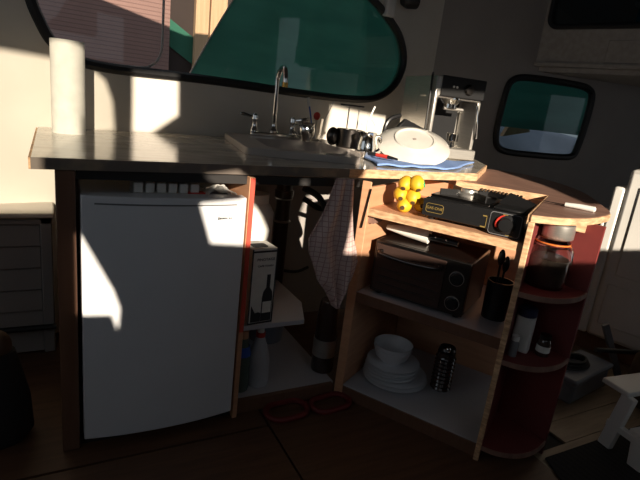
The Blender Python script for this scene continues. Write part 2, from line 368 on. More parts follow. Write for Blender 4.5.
fr = T('fridge', 'white compact fridge with a slightly bowed door under the left end of the counter', 'fridge', (.292, 1.42, 0))
MB().bb(-.232, .232, .06, .56, .03, .79).build('body', M['white'], fr, False, .008)
def doorfn():
    b = MB(); n = 16; pts = []
    for i in range(n + 1):
        x = -.233 + .466 * i / n; pts.append((x, -.022 * (1 - (x / .233) ** 2) + .004))
    pts += [(.233, .05), (-.233, .05)]
    return b.prism(pts, .04, .806)
doorfn().build('door', M['white'], fr, True, .004)
b_ = MB()
n = 14; pts = [(-.20 + .40 * i / n, -.0235 * (1 - ((-.20 + .40 * i / n) / .233) ** 2) + .003) for i in range(n + 1)]
b_.prism(pts + [(p[0], p[1] + .003) for p in pts[::-1]], .783, .787).build('handle_groove', M['greypl'], fr)
b_ = MB()
for k, (dx, hh) in enumerate([(-.022, .009), (-.017, .006), (-.012, .006), (-.007, .005), (-.002, .006), (.004, .005), (.012, .004), (.018, .004)]): b_.box((.163 + dx, -.0125 + (dx * .14), .745), (.0028, .002, hh), .14)
b_.build('badge', M['print'], fr)
for fx in (-.185, .185):
    for fy in (.08, .495): MB().cyl((fx, fy, 0), .016, .031, 14).build('foot', M['black'], fr)
# things on top of the fridge
it = T('ice_tray', 'white ice cube tray lying on top of the fridge', 'tray', (.30, 1.54, .813))
MB().bb(-.10, .10, -.05, .05, -.022, -.012).build('base', M['whitepl'], it)
t_ = MB()
for k in range(6): t_.bb(-.098 + k * .033, -.072 + k * .033, -.045, .045, -.012, .018)
t_.build('cups', M['whitepl'], it, False, .003)
tag(MB().box((.385, 1.505, .798), (.055, .03, .014), .05).build('red_box', M['red'], None, False, .002), 'small red packet beside the ice tray on top of the fridge', 'packet')
def bagf(u, v):
    return Vector((.42 + .105 * u, 1.49 + .14 * v,   .794 + .040 * math.sin(PI * min(1, u * 1.1 + .05)) * (.6 + .4 * math.sin(7 * v + 5 * u)) + .004 * math.sin(30 * u + 9 * v)))
tag(MB().grid(bagf, 24, 14).build('plastic_bag', M['whitepl'], None, True, 0, .003), 'crumpled white plastic bag on top of the fridge at its right end', 'bag')

# ================================================================== WORKTOP
wt = T('worktop', 'marbled laminate worktop running below the windows over fridge and sink cubby', 'worktop')
OUT = [(-.052, 1.44), (.93, 1.508), (1.60, 1.556), (2.0, 1.89), (2.16, 2.12), (2.22, 2.70), (-.052, 2.235)]
SK = [(.625, 1.745), (1.045, 1.62), (1.16, 1.80), (1.30, 2.40), (.72, 2.34)]      # sink rim outline
def shrink(poly, d):
    cx = sum(p[0] for p in poly) / len(poly); cy = sum(p[1] for p in poly) / len(poly)
    return [(cx + (p[0] - cx) * d, cy + (p[1] - cy) * d) for p in poly]
holed('slab', M['counter'], OUT, [shrink(SK, .86)], .026, lambda u, v, w: Vector((u, v, .874 + w)), wt)
e_ = MB().prism([(-.053, 1.438), (.93, 1.506), (.93, 1.500), (-.053, 1.432)], .870, .8995)
e_.build('front_edge', M['counteredge'], wt)
MB().prism([(-.058, 1.434), (-.052, 1.434), (-.052, 2.2), (-.058, 2.2)], .870, .8995).build('end_edge', M['edge'], wt)
MB().prism([(.93, 1.507), (1.60, 1.555), (2.0, 1.889), (2.004, 1.883), (1.603, 1.547), (.93, 1.499)], .869, .8995).build('raw_wood_edge', M['edge'], wt)

sk = T('sink', 'beige drop-in sink with raised rim set at an angle in the worktop', 'sink')
inner = shrink(SK, .76)
def rr(poly, r=.03, n=4):
    out = []
    N = len(poly)
    for i in range(N):
        a, b, c = Vector(poly[i - 1]), Vector(poly[i]), Vector(poly[(i + 1) % N])
        p, q = b + (a - b).normalized() * r, b + (c - b).normalized() * r
        for k in range(n + 1):
            t = k / n; out.append(tuple(p * (1 - t) ** 2 + b * 2 * t * (1 - t) + q * t * t))
    return out
INN = rr([(.74, 1.80), (1.04, 1.72), (1.13, 1.86), (1.18, 2.19), (.80, 2.16)], .05)
def mpS(u, v, w): return Vector((u, v, .900 + w))
o_ = holed('rim', M['sink'], rr(SK, .03), [INN], .026, mpS, sk)
q = o_.modifiers.new('b', 'BEVEL'); q.width = .007; q.segments = 3; q.limit_method = 'ANGLE'; q.angle_limit = .9
cx = sum(p[0] for p in INN) / len(INN); cy = sum(p[1] for p in INN) / len(INN)
n = len(INN); lv = [(1.0, .924), (.97, .86), (.90, .80), (.3, .785)]
vs = []; fs = []
for s_, z_ in lv: vs += [(cx + (p[0] - cx) * s_, cy + (p[1] - cy) * s_, z_) for p in INN]
for L_ in range(3):
    for i in range(n): fs.append([L_ * n + i, L_ * n + (i + 1) % n, (L_ + 1) * n + (i + 1) % n, (L_ + 1) * n + i])
fs.append([3 * n + i for i in range(n)])
MB().add(vs, fs).build('basin', M['sink'], sk, True, 0, .003)

fa = T('faucet', 'chrome gooseneck kitchen faucet with two lever handles behind the sink', 'faucet', (.955, 2.30, .926), .0)
MB().prism(rr([(-.125, -.028), (.125, -.028), (.125, .028), (-.125, .028)], .025), 0, .02).build('base_plate', M['chrome'], fa, True, .005)
MB().lathe([(.022, .018), (.022, .03), (.015, .04), (.013, .06)]).build('spout_collar', M['chrome'], fa, True)
sp = [(0, 0, .05), (0, 0, .14), (0, 0, .25), (.001, -.004, .285), (.002, -.02, .312), (.003, -.045, .325), (.002, -.075, .318), (-.001, -.095, .29), (-.002, -.100, .255)]
MB().tube(smoothline(sp, 5, False), .0115, 14).build('spout', M['chrome'], fa, True)
MB().cyl((-.002, -.100, .238), .014, .022).build('aerator', mat('brass', (.5, .3, .08), .25, 1), fa, True)
for sx, nm in ((-1, 'lever_handle'), (1, 'lever_handle')):
    l_ = MB().lathe([(.022, .018), (.020, .03), (.013, .045), (.013, .07), (.018, .078), (.016, .095), (.006, .104)], (sx * .10, 0, 0))
    l_.tube([(sx * .10, 0, .086), (sx * .125, -.006, .09), (sx * .165, -.012, .098), (sx * .18, -.014, .099)], [.008, .006, .009, .005], 10)
    l_.build(nm, M['chrome'], fa, True)

mug = T('steel_mug', 'small round steel mug catching the sun behind the sink beside the faucet', 'mug', (1.085, 2.20, .926))
MB().lathe([(0, 0), (.030, 0), (.030, .012), (.040, .03), (.043, .06), (.036, .078), (.042, .088), (.039, .088), (.034, .078), (.038, .06), (.026, .01), (0, .008)]).build('bowl', M['chrome'], mug, True)
MB().tube(smoothline([(-.038, 0, .07), (-.062, 0, .07), (-.066, 0, .045), (-.04, 0, .025)], 4, False), .004, 8).build('handle', M['chrome'], mug, True)
gl = T('toothbrush_glass', 'clear drinking glass holding brushes behind the sink', 'glass', (1.175, 2.29, .926))
MB().lathe([(0, 0), (.034, 0), (.042, .11), (.0395, .11), (.032, .006), (0, .006)]).build('tumbler', M['glass'], gl, True)
br = T('dish_brush', 'blue and white brush leaning in the glass behind the sink', 'brush', (1.175, 2.29, .932))
MB().tube([(-.004, 0, .002), (-.022, .004, .10), (-.036, .01, .16)], .004, 8).build('handle', M['blue'], br, True)
MB().tube([(-.036, .01, .158), (-.046, .014, .20)], [.009, .008], 8).build('head', M['whitepl'], br, True)
br2 = T('scrub_brush', 'red-topped brush standing in the glass behind the sink', 'brush', (1.175, 2.29, .932))
MB().tube([(.006, .0, .002), (.008, 0, .10)], .004, 8).build('handle', M['steel'], br2, True)
MB().blob((.008, 0, .115), (.018, 0, .02)).build('head', M['red'], br2, True)
tag(MB().tube([(1.218, 2.30, .934), (1.234, 2.30, 1.03), (1.28, 2.305, 1.13)], .002, 6).build('straw', M['steel'], None, True), 'thin metal straw leaning out of the glass behind the sink', 'straw')
# soap bar / drain
# pot with press
pot = T('black_pot', 'small black cooking pot on the counter right of the sink', 'pot', (1.225, 2.02, .926))
MB().lathe([(0, 0), (.055, 0), (.06, .006), (.062, .085), (.058, .085), (.055, .006), (0, .006)]).build('pot', M['darksteel'], pot, True)
MB().blob((-.078, .02, .046), (.030, 0, .042)).build('side_bulge', M['darksteel'], pot, True)
ps = T('wire_rack', 'small black rack plate on two rods standing in the black pot', 'rack', (1.225, 2.02, .93))
MB().prism(rr([(-.06, -.02), (.055, -.02), (.055, .02), (-.06, .02)], .015), .185, .192).build('top_plate', M['darksteel'], ps, False)
MB().cyl((-.02, 0, .004), .003, .183).build('rod', M['steel'], ps, True)
MB().cyl((.035, 0, .004), .003, .183).build('rod', M['steel'], ps, True)
jug = T('milk_jug', 'shiny steel milk jug between the black pot and the plate', 'jug', (1.222, 1.865, .906))
MB().lathe([(0, -.005), (.045, -.005), (.048, .005), (.044, .05), (.036, .085), (.042, .108), (.038, .108), (.033, .085), (.04, .05), (0, .0)]).build('body', M['chrome'], jug, True)
MB().tube(smoothline([(.04, .0, .095), (.075, 0, .09), (.075, 0, .04), (.045, 0, .025)], 4, False), .005, 8).build('handle', M['chrome'], jug, True)
wh = T('milk_frother', 'white hooked frother wand standing in the steel jug', 'whisk', (1.222, 1.865, .91))
MB().tube(smoothline([(0, 0, .01), (-.005, 0, .12), (-.002, .0, .155), (.01, 0, .19), (.02, 0, .215)], 4, False), .004, 8).build('wand', M['whitepl'], wh, True)
MB().tube(smoothline([(-.035, 0, .135), (-.02, 0, .155), (0, 0, .162), (.02, 0, .155), (.035, 0, .135)], 4, False), .003, 8).build('hook', M['whitepl'], wh, True)

# blue cloth
def clothf(u, v):
    A, B, C_, D = Vector((1.115, 1.60)), Vector((1.50, 1.585)), Vector((1.93, 1.90)), Vector((1.27, 2.00))
    p = (A * (1 - u) + B * u) * (1 - v) + (D * (1 - u) + C_ * u) * v
    return Vector((p.x + .008 * math.sin(9 * v), p.y + .006 * math.sin(14 * u), .9065 + .004 * math.sin(11 * u + 4 * v) ** 2))
tag(MB().grid(clothf, 26, 16).build('microfibre_cloth', M['bluecloth'], None, True, 0, .006), 'blue microfibre drying cloth spread on the right end of the worktop', 'cloth')

# plate leaning upside down
pl = T('dinner_plate', 'large cream plate lying upside down and tilted on the blue cloth', 'plate', (1.435, 1.80, .996))
pl.rotation_euler = (math.radians(27), math.radians(3), math.radians(-38))
prof = [(0, .010), (.083, .010), (.085, .016), (.091, .016), (.094, .009), (.12, -.001), (.163, -.018), (.166, -.022), (.161, -.024), (.12, -.008), (.09, .001), (0, .004)]
MB().lathe(prof, seg=56).build('plate', M['porcelain'], pl, True)
MB().lathe([(.004, 0), (.008, 0), (.008, .0006), (.004, .0006)], (0, 0, .0122), 20).build('maker_mark', mat('grey_stamp', (.35, .3, .27), .6), pl)
# pan behind plate
pan = T('frying_pan', 'black pan with a bent handle propped behind the tilted cream plate', 'pan', (1.50, 1.98, .91))
MB().lathe([(0, 0), (.10, 0), (.125, .035), (.121, .037), (.098, .006), (0, .006)], seg=40, axis=(.15, -.35, .9)).build('bowl', M['black'], pan, True)
MB().tube(smoothline([(-.094, .03, .02), (-.094, .025, .08), (-.092, .02, .135), (-.068, .02, .170), (-.015, .02, .190)], 4, False), .0105, 10).build('handle', M['black'], pan, True)
MB().prism([(-.06, .02), (-.06, .10), (.015, .178), (.045, .168), (.25, .105), (.25, .06), (.10, .02)], .008, .032, lambda u, v, w: (u, w, v)).build('folded_lid', M['black'], pan, False, .006)
kn = T('paring_knife', 'knife with black and red handle lying on the blue cloth in front of the plate', 'knife', (1.24, 1.755, .92), math.atan2(-.16, .06))
MB().tube([(-.10, 0, .004), (-.06, 0, .007), (-.03, 0, .006)], [.007, .009, .007], 10).build('grip', M['black'], kn, True)
MB().tube([(-.03, 0, .006), (.03, 0, .006)], [.008, .009], 10).build('red_sleeve', M['red'], kn, True)
MB().tube([(.03, 0, .006), (.08, 0, .004)], [.008, .004], 10).build('tip', M['black'], kn, True)

# coffee machine
cm = T('espresso_machine', 'stainless espresso machine with black control panel at the right end of the worktop', 'coffee machine', (1.91, 2.085, .902), -.174)
w_, d_ = .29, .36
MB().bb(-.145, -.125, -.0, d_, .0, .42).bb(-.145, .145, .17, d_, .0, .42).build('housing', M['steel'], cm, False, .006)
MB().bb(-.145, .145, 0, .17, .31, .42).build('top_housing', M['steel'], cm, False, .008)
MB().bb(-.122, .150, -.014, .0, .318, .424).build('control_panel', M['black'], cm, False, .006)
MB().lathe([(.026, 0), (.028, .004), (.022, .016), (0, .018)], (.045, -.014, .365), 28, (0, -1, 0)).build('knob', M['darksteel'], cm, True)
MB().cyl((-.05, -.014, .372), .006, .004, 14, (0, -1, 0)).cyl((-.03, -.014, .372), .006, .004, 14, (0, -1, 0)).build('button', M['whitepl'], cm, True)
MB().bb(-.125, -.121, -.016, 0, .32, .42).build('chrome_strip', M['chrome'], cm)
MB().bb(-.118, .11, .155, .172, .06, .31).build('back_splash', M['black'], cm)
MB().lathe([(.040, 0), (.040, .02), (.062, .045), (.062, .055)], (-.01, .06, .265)).build('group_head', M['chrome'], cm, True)
MB().tube([(-.05, .05, .262), (.07, .05, .262)], .009, 10).build('portafilter_bar', M['steel'], cm, True)
MB().bb(-.125, .15, -.03, .16, .0, .055).build('drip_tray', M['steel'], cm, False, .005)
MB().bb(.125, .145, .0, .16, .055, .31).build('right_pillar', M['steel'], cm, False, .004)
MB().tube(smoothline([(.118, .0, .30), (.122, -.012, .27), (.128, -.02, .20), (.14, -.022, .12)], 4, False), .006, 10).build('steam_wand', M['chrome'], cm, True)
MB().tube([(-.15, .03, .0), (-.155, .03, .3), (-.15, .05, .42), (-.12, .10, .435), (-.06, .2, .43)], .006, 8).build('cable', M['hose'], cm, True)
pf_ = T('portafilter_cup', 'small steel portafilter basket standing on the drip tray of the espresso machine', 'cup', (1.92, 2.09, .96))
MB().lathe([(0, 0), (.012, 0), (.012, .03), (.033, .036), (.034, .075), (.037, .078), (.031, .078), (.03, .04), (0, .04)]).build('basket', M['chrome'], pf_, True)
MB().blob((-.075, .02, .02), (.02, 0, .012)).build('spout', M['darksteel'], pf_, True)
# wall lamp top
lm = T('reading_light', 'black light on a white wall bracket at the top right of the long window', 'lamp', fW(1.80, 1.72, -.0))
lm.rotation_euler.z = WA
MB().box((-.06, -.02, .0), (.07, .04, .16)).build('bracket', M['whitepl'], lm, False, .008)
MB().lathe([(0, 0), (.03, 0), (.045, .03), (.048, .09), (0, .10)], (.0, -.06, .02), 24, (.9, -.3, .15)).build('shade', M['black'], lm, True)

# paper roll
pr = T('paper_roll', 'tall white paper roll standing on the left end of the worktop', 'paper roll', (.052, 2.085, .900))
MB().lathe([(.02, 0), (.0565, .0), (.0565, .323), (.02, .323)], seg=48).build('sheets', M['paper'], pr, True)
MB().lathe([(.017, 0), (.02, 0), (.02, .323), (.017, .323)], seg=24).build('cardboard_core', M['plyh'], pr, True)

# ================================================================== CUBBY UNDER THE SINK
wb = T('wine_box', 'white wine carton printed with a dark bottle on the cubby shelf', 'box', (.622, 1.525, .340), .10); wb.scale = (1.12, 1.0, 1.06)
MB().bb(-.043, .043, -.045, .045, 0, .262).build('carton', M['paper'], wb, False, .001)
e_ = MB()
for x_ in (-.043, .039): e_.bb(x_, x_ + .004, -.0462, -.045, .0, .262)
e_.bb(-.043, .043, -.0462, -.045, .250, .256); e_.bb(-.043, .043, -.0462, -.045, 0, .006)
e_.build('printed_border', M['print'], wb)
MB().prism(rr([(-.03, -.028), (.02, -.028), (.02, .018), (-.03, .018)], .012), .262, .2632).build('handle_hole', M['print'], wb)
bo = MB().prism([(.001, .0), (.037, .0), (.037, .085), (.034, .105), (.025, .120), (.025, .165), (.013, .165), (.013, .120), (.004, .105), (.001, .085)], 0, .0012, lambda u, v, w: (u, -.0452 - w, v + .008))
bo.build('printed_bottle', M['print'], wb)
MB().prism([(.004, .03), (.034, .03), (.034, .07), (.004, .07)], 0, .001, lambda u, v, w: (u, -.0464 - w, v + .008)).build('printed_label', M['paper'], wb)
MB().prism([(-.034, .0), (.0, .0), (.0, .03), (-.008, .034), (-.02, .032), (-.034, .06)], 0, .0012, lambda u, v, w: (u, -.0452 - w, v + .008)).build('printed_grapes', M['print'], wb)
text('PINOTAGE', 'box_title', M['print'], wb, .0125, (.004, -.0462, .226), (PI / 2, 0, 0))
text('CAPE TOWN', 'box_subtitle', M['print'], wb, .009, (.004, -.0462, .204), (PI / 2, 0, 0))

pipe = T('drain_pipe', 'grey drain pipe with wide flange below the sink', 'pipe', (.905, 1.93, .0))
MB().lathe([(.03, .05), (.032, .06), (.032, .70), (.04, .71), (.04, .74), (.034, .742), (.034, .765), (.055, .77), (.055, .782), (0, .782)], (-.04, -.03, .0)).build('pipe', M['darksteel'], pipe, True)
MB().lathe([(.034, .0), (.040, .004), (.034, .010)], (-.04, -.03, .70)).lathe([(.034, 0), (.040, .004), (.034, .01)], (-.04, -.03, .60)).build('nut', M['steel'], pipe, True)
tag(MB().tube(smoothline([(.88, 1.75, .78), (.93, 1.70, .75), (.97, 1.68, .67), (1.0, 1.72, .60), (.98, 1.8, .55)], 6, False), .013, 10).build('upper_hose', M['hose'], None, True), 'black hose curving down to the right behind the hanging towel', 'hose')
tag(MB().tube(smoothline([(.90, 1.78, .73), (.95, 1.74, .70), (1.0, 1.76, .69), (1.06, 1.8, .66)], 6, False), .011, 10).build('lower_hose', M['hose'], None, True), 'shorter black hose crossing right of the drain pipe', 'hose')
tag(MB().tube(smoothline([(.80, 1.95, .36), (.87, 1.9, .375), (.95, 1.88, .37), (1.02, 1.9, .38)], 6, False), .007, 8).build('shelf_cable', M['hose'], None, True), 'thin black cable above the cubby shelf', 'cable')
wj = T('white_canister', 'round white canister at the back of the cubby shelf behind the wine box', 'canister', (.70, 1.80, .340))
MB().lathe([(0, 0), (.07, 0), (.075, .01), (.075, .33), (.06, .36), (.05, .37), (0, .37)], seg=36).build('body', M['whitepl'], wj, True)
MB().lathe([(.052, .37), (.052, .405), (0, .41)], seg=36).build('cap', M['whitepl'], wj, True)

sb = T('spray_bottle', 'frosted bottle with a red collar on the cubby floor', 'bottle', (.668, 1.555, .05))
MB().lathe([(0, 0), (.040, 0), (.043, .01), (.042, .10), (.034, .14), (.020, .185), (.015, .20), (0, .20)]).build('body', M['frost'], sb, True)
MB().lathe([(.018, 0), (.018, .018), (.0, .018)], (0, 0, .198)).build('collar', M['red'], sb, True)
MB().lathe([(.013, 0), (.012, .028), (.0, .03)], (0, 0, .215)).build('cap', M['whitepl'], sb, True)
gb = T('detergent_bottle', 'dark green bottle with a beige cap and blue band left of the frosted bottle', 'bottle', (.592, 1.535, .05))
MB().lathe([(0, 0), (.030, 0), (.032, .01), (.032, .13), (.024, .18), (.015, .215), (0, .215)]).build('body', M['greenbottle'], gb, True)
MB().lathe([(.0328, .145), (.027, .18), (.0, .18)]).build('band', M['blue'], gb, True)
MB().lathe([(.019, 0), (.019, .03), (0, .032)], (0, 0, .213)).build('cap', M['plyh'], gb, True)
gp = T('grey_bin', 'grey tub with a black handle at the back of the cubby floor', 'tub', (.84, 1.90, .05))
MB().lathe([(0, 0), (.075, 0), (.085, .16), (.088, .16), (.088, .165), (.08, .165), (.07, .006), (0, .006)], seg=36).build('body', M['tub'], gp, True)
MB().tube([(.10, -.03, .15), (.105, -.035, .08)], .008, 8).build('handle', M['black'], gp, True)
bl = T('thermos_flask', 'dark flask with a dull metal band on the cubby floor below the towel', 'flask', (.965, 1.575, .05))
MB().lathe([(0, 0), (.045, 0), (.048, .01), (.046, .07)], seg=36).lathe([(.046, .145), (.044, .24), (.038, .30), (.034, .31), (0, .31)], seg=36).build('body', M['brownglass'], bl, True)
MB().lathe([(.0475, .07), (.0475, .145)], seg=36).build('band', M['steel'], bl, True)

# towel
def towelf(u, v):
    zt = .878; vv = v
    key = [(0, .825, .893), (.25, .790, .905), (.45, .744, .925), (.55, .752, .945), (.65, .775, .958), (.78, .80, .945), (.88, .84, .925), (1, .872, .884)]
    for a, b in zip(key[:-1], key[1:]):
        if vv <= b[0] + 1e-9:
            t = (vv - a[0]) / (b[0] - a[0]); L_ = a[1] + (b[1] - a[1]) * t; R_ = a[2] + (b[2] - a[2]) * t; break
    z = zt - .47 * v
    return Vector((.012 + L_ + (R_ - L_) * u, 1.425 + .015 * math.sin(u * 13 + v * 1.5) * (.25 + v) - .012 * v, z))
tag(MB().grid(towelf, 40, 40).build('checked_towel', M['towel'], None, True, 0, .004), 'pinkish checked tea towel hanging from the worktop edge by the corner', 'towel')
MB().lathe([(0, 0), (.006, 0), (.006, .03), (0, .03)], (.86, 1.46, .868), 10, (0, -1, 0)).build('towel_hook', M['steel'], gc)

# red loops
def loop(name, c, l, w, rz, label):
    o = T(name, label, 'strap', (c[0], c[1], 0), rz)
    pts = rrect(-l / 2, l / 2, -w / 2, w / 2, w * .49, 5)
    MB().tube([(p[0], p[1], .011) for p in pts], .011, 8, True).build('strap', M['darkred'], o, True)
loop('red_strap_loop', (.735, 1.405), .16, .10, .05, 'dark red strap loop on the floor before the cubby, left of two')
loop('red_strap_loop', (.915, 1.395), .16, .09, .10, 'dark red strap loop on the floor by the cabinet corner, right of two')

# ================================================================== CORNER CABINET (angled)
PX, PY = .985, 1.437; PR = math.atan2(-.86005, .5102)
K = T('corner_cabinet', 'angled open plywood cabinet with shelves and a rounded shelf end, right of the cubby', 'cabinet', (PX, PY, 0), PR)
MB().bb(-.018, .0, -.0, .62, .0, .845).build('left_side', M['ply'], K, False, .002)
MB().prism([(-.030, -.006), (.006, -.006), (.006, .0), (-.030, .0)], .0, .868).build('corner_strip', M['ply'], K, False, .002)
MB().bb(0, .545, .005, .52, .748, .771).build('upper_shelf', M['plyh'], K, False, .002)
MB().bb(0, .545, -.002, .005, .746, .773).build('shelf_lip', M['edge'], K)
MB().bb(0, .545, .005, .52, .425, .447).build('middle_shelf', M['whiteboard'], K, False, .002)
MB().bb(0, .545, -.002, .005, .412, .449).build('shelf_lip', M['post'], K)
MB().bb(0, .545, .005, .58, .030, .05).build('bottom_shelf', M['whiteboard'], K, False, .002)
MB().bb(0, .545, -.002, .012, .0, .048).build('toe_kick', M['post'], K)
MB().bb(-.018, .56, .52, .535, .0, .845).build('back_panel', M['ply'], K)
MB().bb(.0, .022, .02, .10, .715, .748).build('shelf_cleat', M['brownply'], K)
MB().bb(.518, .538, .02, .10, .700, .748).build('shelf_cleat', M['ply'], K)
# end panel: plywood with maroon face
MB().bb(.540, .552, -.012, .235, .0, .845).build('end_panel', M['maroon'], K)
MB().bb(.538, .556, -.020, -.008, .0, .845).build('post_edge', M['edge'], K, False, .002)
# curved end: Q corner, B tip in local coordinates
Q = (.552, .232); B = (.735, .176)
dv = Vector((B[0] - Q[0], B[1] - Q[1])); nv = Vector((-dv.y, dv.x)).normalized() * .012
MB().prism([Q, B, (B[0] + nv.x, B[1] + nv.y), (Q[0] + nv.x, Q[1] + nv.y)], .0, .845).build('curved_end_back', M['maroon'], K)
arc = [(.552, -.014), (.60, -.010), (.648, .012), (.688, .052), (.716, .105), (.733, .170)]
arc = smoothline(arc, 4, False)
for zt in (.625, .388, .06):
    MB().prism([Q] + arc[::1], zt - .014, zt).build('rounded_shelf', M['maroon'], K, False, .001)
    ed = [(p[0], p[1]) for p in arc]; out = [(p[0] + .004, p[1] - .003) for p in arc]
    MB().prism(ed + out[::-1], zt - .016, zt + .001).build('shelf_edge', M['brownply'], K)
# top
def L2(x, y): v = Vector((x - PX, y - PY)); return (v.x * .5102 - v.y * .86005, v.x * .86005 + v.y * .5102)
TOP = [(.540, -.018), (.61, .030), (.680, .130), (.722, .250)] + [(.738, .330), (.735, .41), (.715, .50), (.675, .68), (.605, .92), (.48, 1.14), (.34, 1.28), (.20, 1.31), (.08, 1.17), (.16, .60), (.12, .52), (.165, .486), (.520, .545)]
TOPs = smoothline(TOP[:15], 3, False) + TOP[15:]
MB().prism(TOPs, .846, .868).build('top_board', M['brownply'], K, False, .002)
MB().prism([(.165, .4845), (.520, .5435), (.521, .540), (.165, .481)], .826, .8675).build('cutout_edge', M['edge'], K)
MB().prism([(.519, .545), (.537, -.016), (.533, -.016), (.515, .545)], .838, .8675).build('cutout_edge', M['edge'], K)
fe = smoothline([(.540, -.0185), (.61, .0295), (.680, .1295), (.722, .2495), (.738, .330)], 4, False)
MB().prism(fe + [(p[0] + .004, p[1] - .003) for p in fe[::-1]], .846, .8675).build('curved_front_edge', M['edge'], K)
MB().bb(.655, .685, .165, .19, .815, .846).build('top_cleat', M['edge'], K)
MB().tube([(.01, -.012, .845), (-.006, -.014, .70)], .003, 6).build('door_stay', M['darksteel'], K, True)

def loc(s, n, z): return Vector((PX + .5102 * s + .86005 * n, PY - .86005 * s + .5102 * n, z))
# yellow fruit
fruit = [((.108, .075, .7965), 'lowest one at the front of the pile'), ((.086, .080, .834), 'left one halfway up the pile'), ((.132, .085, .832), 'right one halfway up the pile touching the stove'),
         ((.096, .085, .872), 'upper left one of the pile'), ((.138, .085, .880), 'topmost one with the green sticker'), ((.150, .130, .800), 'one half hidden behind the pile')]
for i, (p, w_) in enumerate(fruit):
    o = T('yellow_fruit', 'yellow oval fruit, ' + w_ + ' on the upper shelf', 'fruit', loc(*p), random.random() * 3, 'yellow fruit on the upper shelf')
    o.rotation_euler = Vector((-.55 + random.uniform(-.45, .45), -.75, random.uniform(-.75, .1))).to_track_quat('Z', 'X').to_euler()
    MB().lathe([(0, -.032), (.010, -.0305), (.021, -.021), (.0265, -.005), (.0255, .010), (.017, .024), (.007, .031), (0, .032)], seg=20).build('flesh', M['yellow'], o, True)
    MB().lathe([(0, .0335), (.007, .033), (.0095, .0285), (0, .028)], seg=10).build('stem_tip', M['brown'], o, True)
    if i == 4:
        q_ = MB().box((.010, -.020, .008), (.018, .006, .02), .4); g_ = q_.build('sticker', M['green'], o, False, .001)

# camping stove
st = T('camping_stove', 'black portable gas stove with a red dial mark on the upper shelf', 'stove', loc(.355, .03, .771), PR)
MB().bb(-.165, .165, .012, .27, .012, .078).build('body', M['black'], st, False, .008)
MB().prism([(-.165, .016), (.055, .016), (.068, .004), (.075, -.0), (.165, .0), (.165, .082), (-.165, .074)], 0, .010, lambda u, v, w: (u, .012 - w, v)).build('front_panel', M['black'], st, False, .002)
MB().bb(-.160, .045, .05, .26, .078, .086).build('burner_tray', M['darksteel'], st, False, .004)
MB().lathe([(.04, 0), (.042, .01), (.03, .018), (.028, .026), (0, .028)], (-.055, .15, .084)).build('burner', M['steel'], st, True)
for k in range(4):
    a = PI / 4 + k * PI / 2; MB().box((-.055 + .075 * math.cos(a), .15 + .075 * math.sin(a), .096), (.075, .005, .022), a).build('pan_support', M['black'], st)
MB().bb(.06, .160, .03, .262, .078, .088).build('canister_lid', M['black'], st, False, .006)
r_ = MB()
for k in range(12): r_.box((-.03 + k * .0125, .215, .108), (.007, .028, .01))
r_.bb(-.04, .12, .200, .230, .092, .104)
r_.build('toothed_bar', M['darksteel'], st)
MB().lathe([(.030, 0), (.030, .004), (.022, .006), (.020, .020), (0, .021)], (.115, .002, .042), 28, (0, -1, 0)).build('dial', M['black'], st, True)
arc_ = [(.115 + .030 * math.cos(math.radians(a)), -.005, .042 + .030 * math.sin(math.radians(a))) for a in range(105, 215, 10)]
MB().tube(arc_, [.001, .0018, .0024, .003, .0034, .0037, .004, .0042, .0043, .0042, .003], 8).build('red_dial_mark', M['red'], st, True)
MB().prism(rrect(.062, .160, .005, .077, .01), 0, .0012, lambda u, v, w: (u, .0018 - w, v)).build('dial_outline', M['greypl'], st)
MB().prism(rrect(.064, .158, .007, .075, .009), 0, .0012, lambda u, v, w: (u, .0012 - w, v)).build('dial_plate', M['black'], st)
ol = rrect(-.152, -.092, .030, .060, .008)
MB().tube([(p[0], .0005, p[1]) for p in ol], .0009, 6, True).build('badge_outline', M['gold'], st, True)
text('GAS ONE', 'badge', M['gold'], st, .0135, (-.122, .0008, .045), (PI / 2, 0, 0))
for q in ((.036, .0535, .018, .058), ):
    MB().bb(.036, .0535, .0002, .0016, .018, .022).bb(.052, .0535, .0002, .0016, .018, .058).bb(.040, .0535, .0002, .0016, .054, .058).build('yellow_arrow_mark', M['gold'], st)
MB().bb(.100, .115, -.0008, .0012, .071, .074).build('yellow_dash', M['gold'], st)
MB().bb(.118, .140, -.0008, .0012, .008, .010).build('yellow_dash', M['gold'], st)
for sx in (-.14, .14):
    for sy in (.04, .24): MB().cyl((sx, sy, .0), .012, .013, 12).build('foot', M['black'], st)
MB().prism([(0, 0), (.10, .0), (.115, .04), (.02, .09)], 0, .005, lambda u, v, w: (.055 + u, .12 + w + .8 * v, .088 + v * .35)).build('black_sheet', M['black'], st)  # slanted black sheet above the canister lid

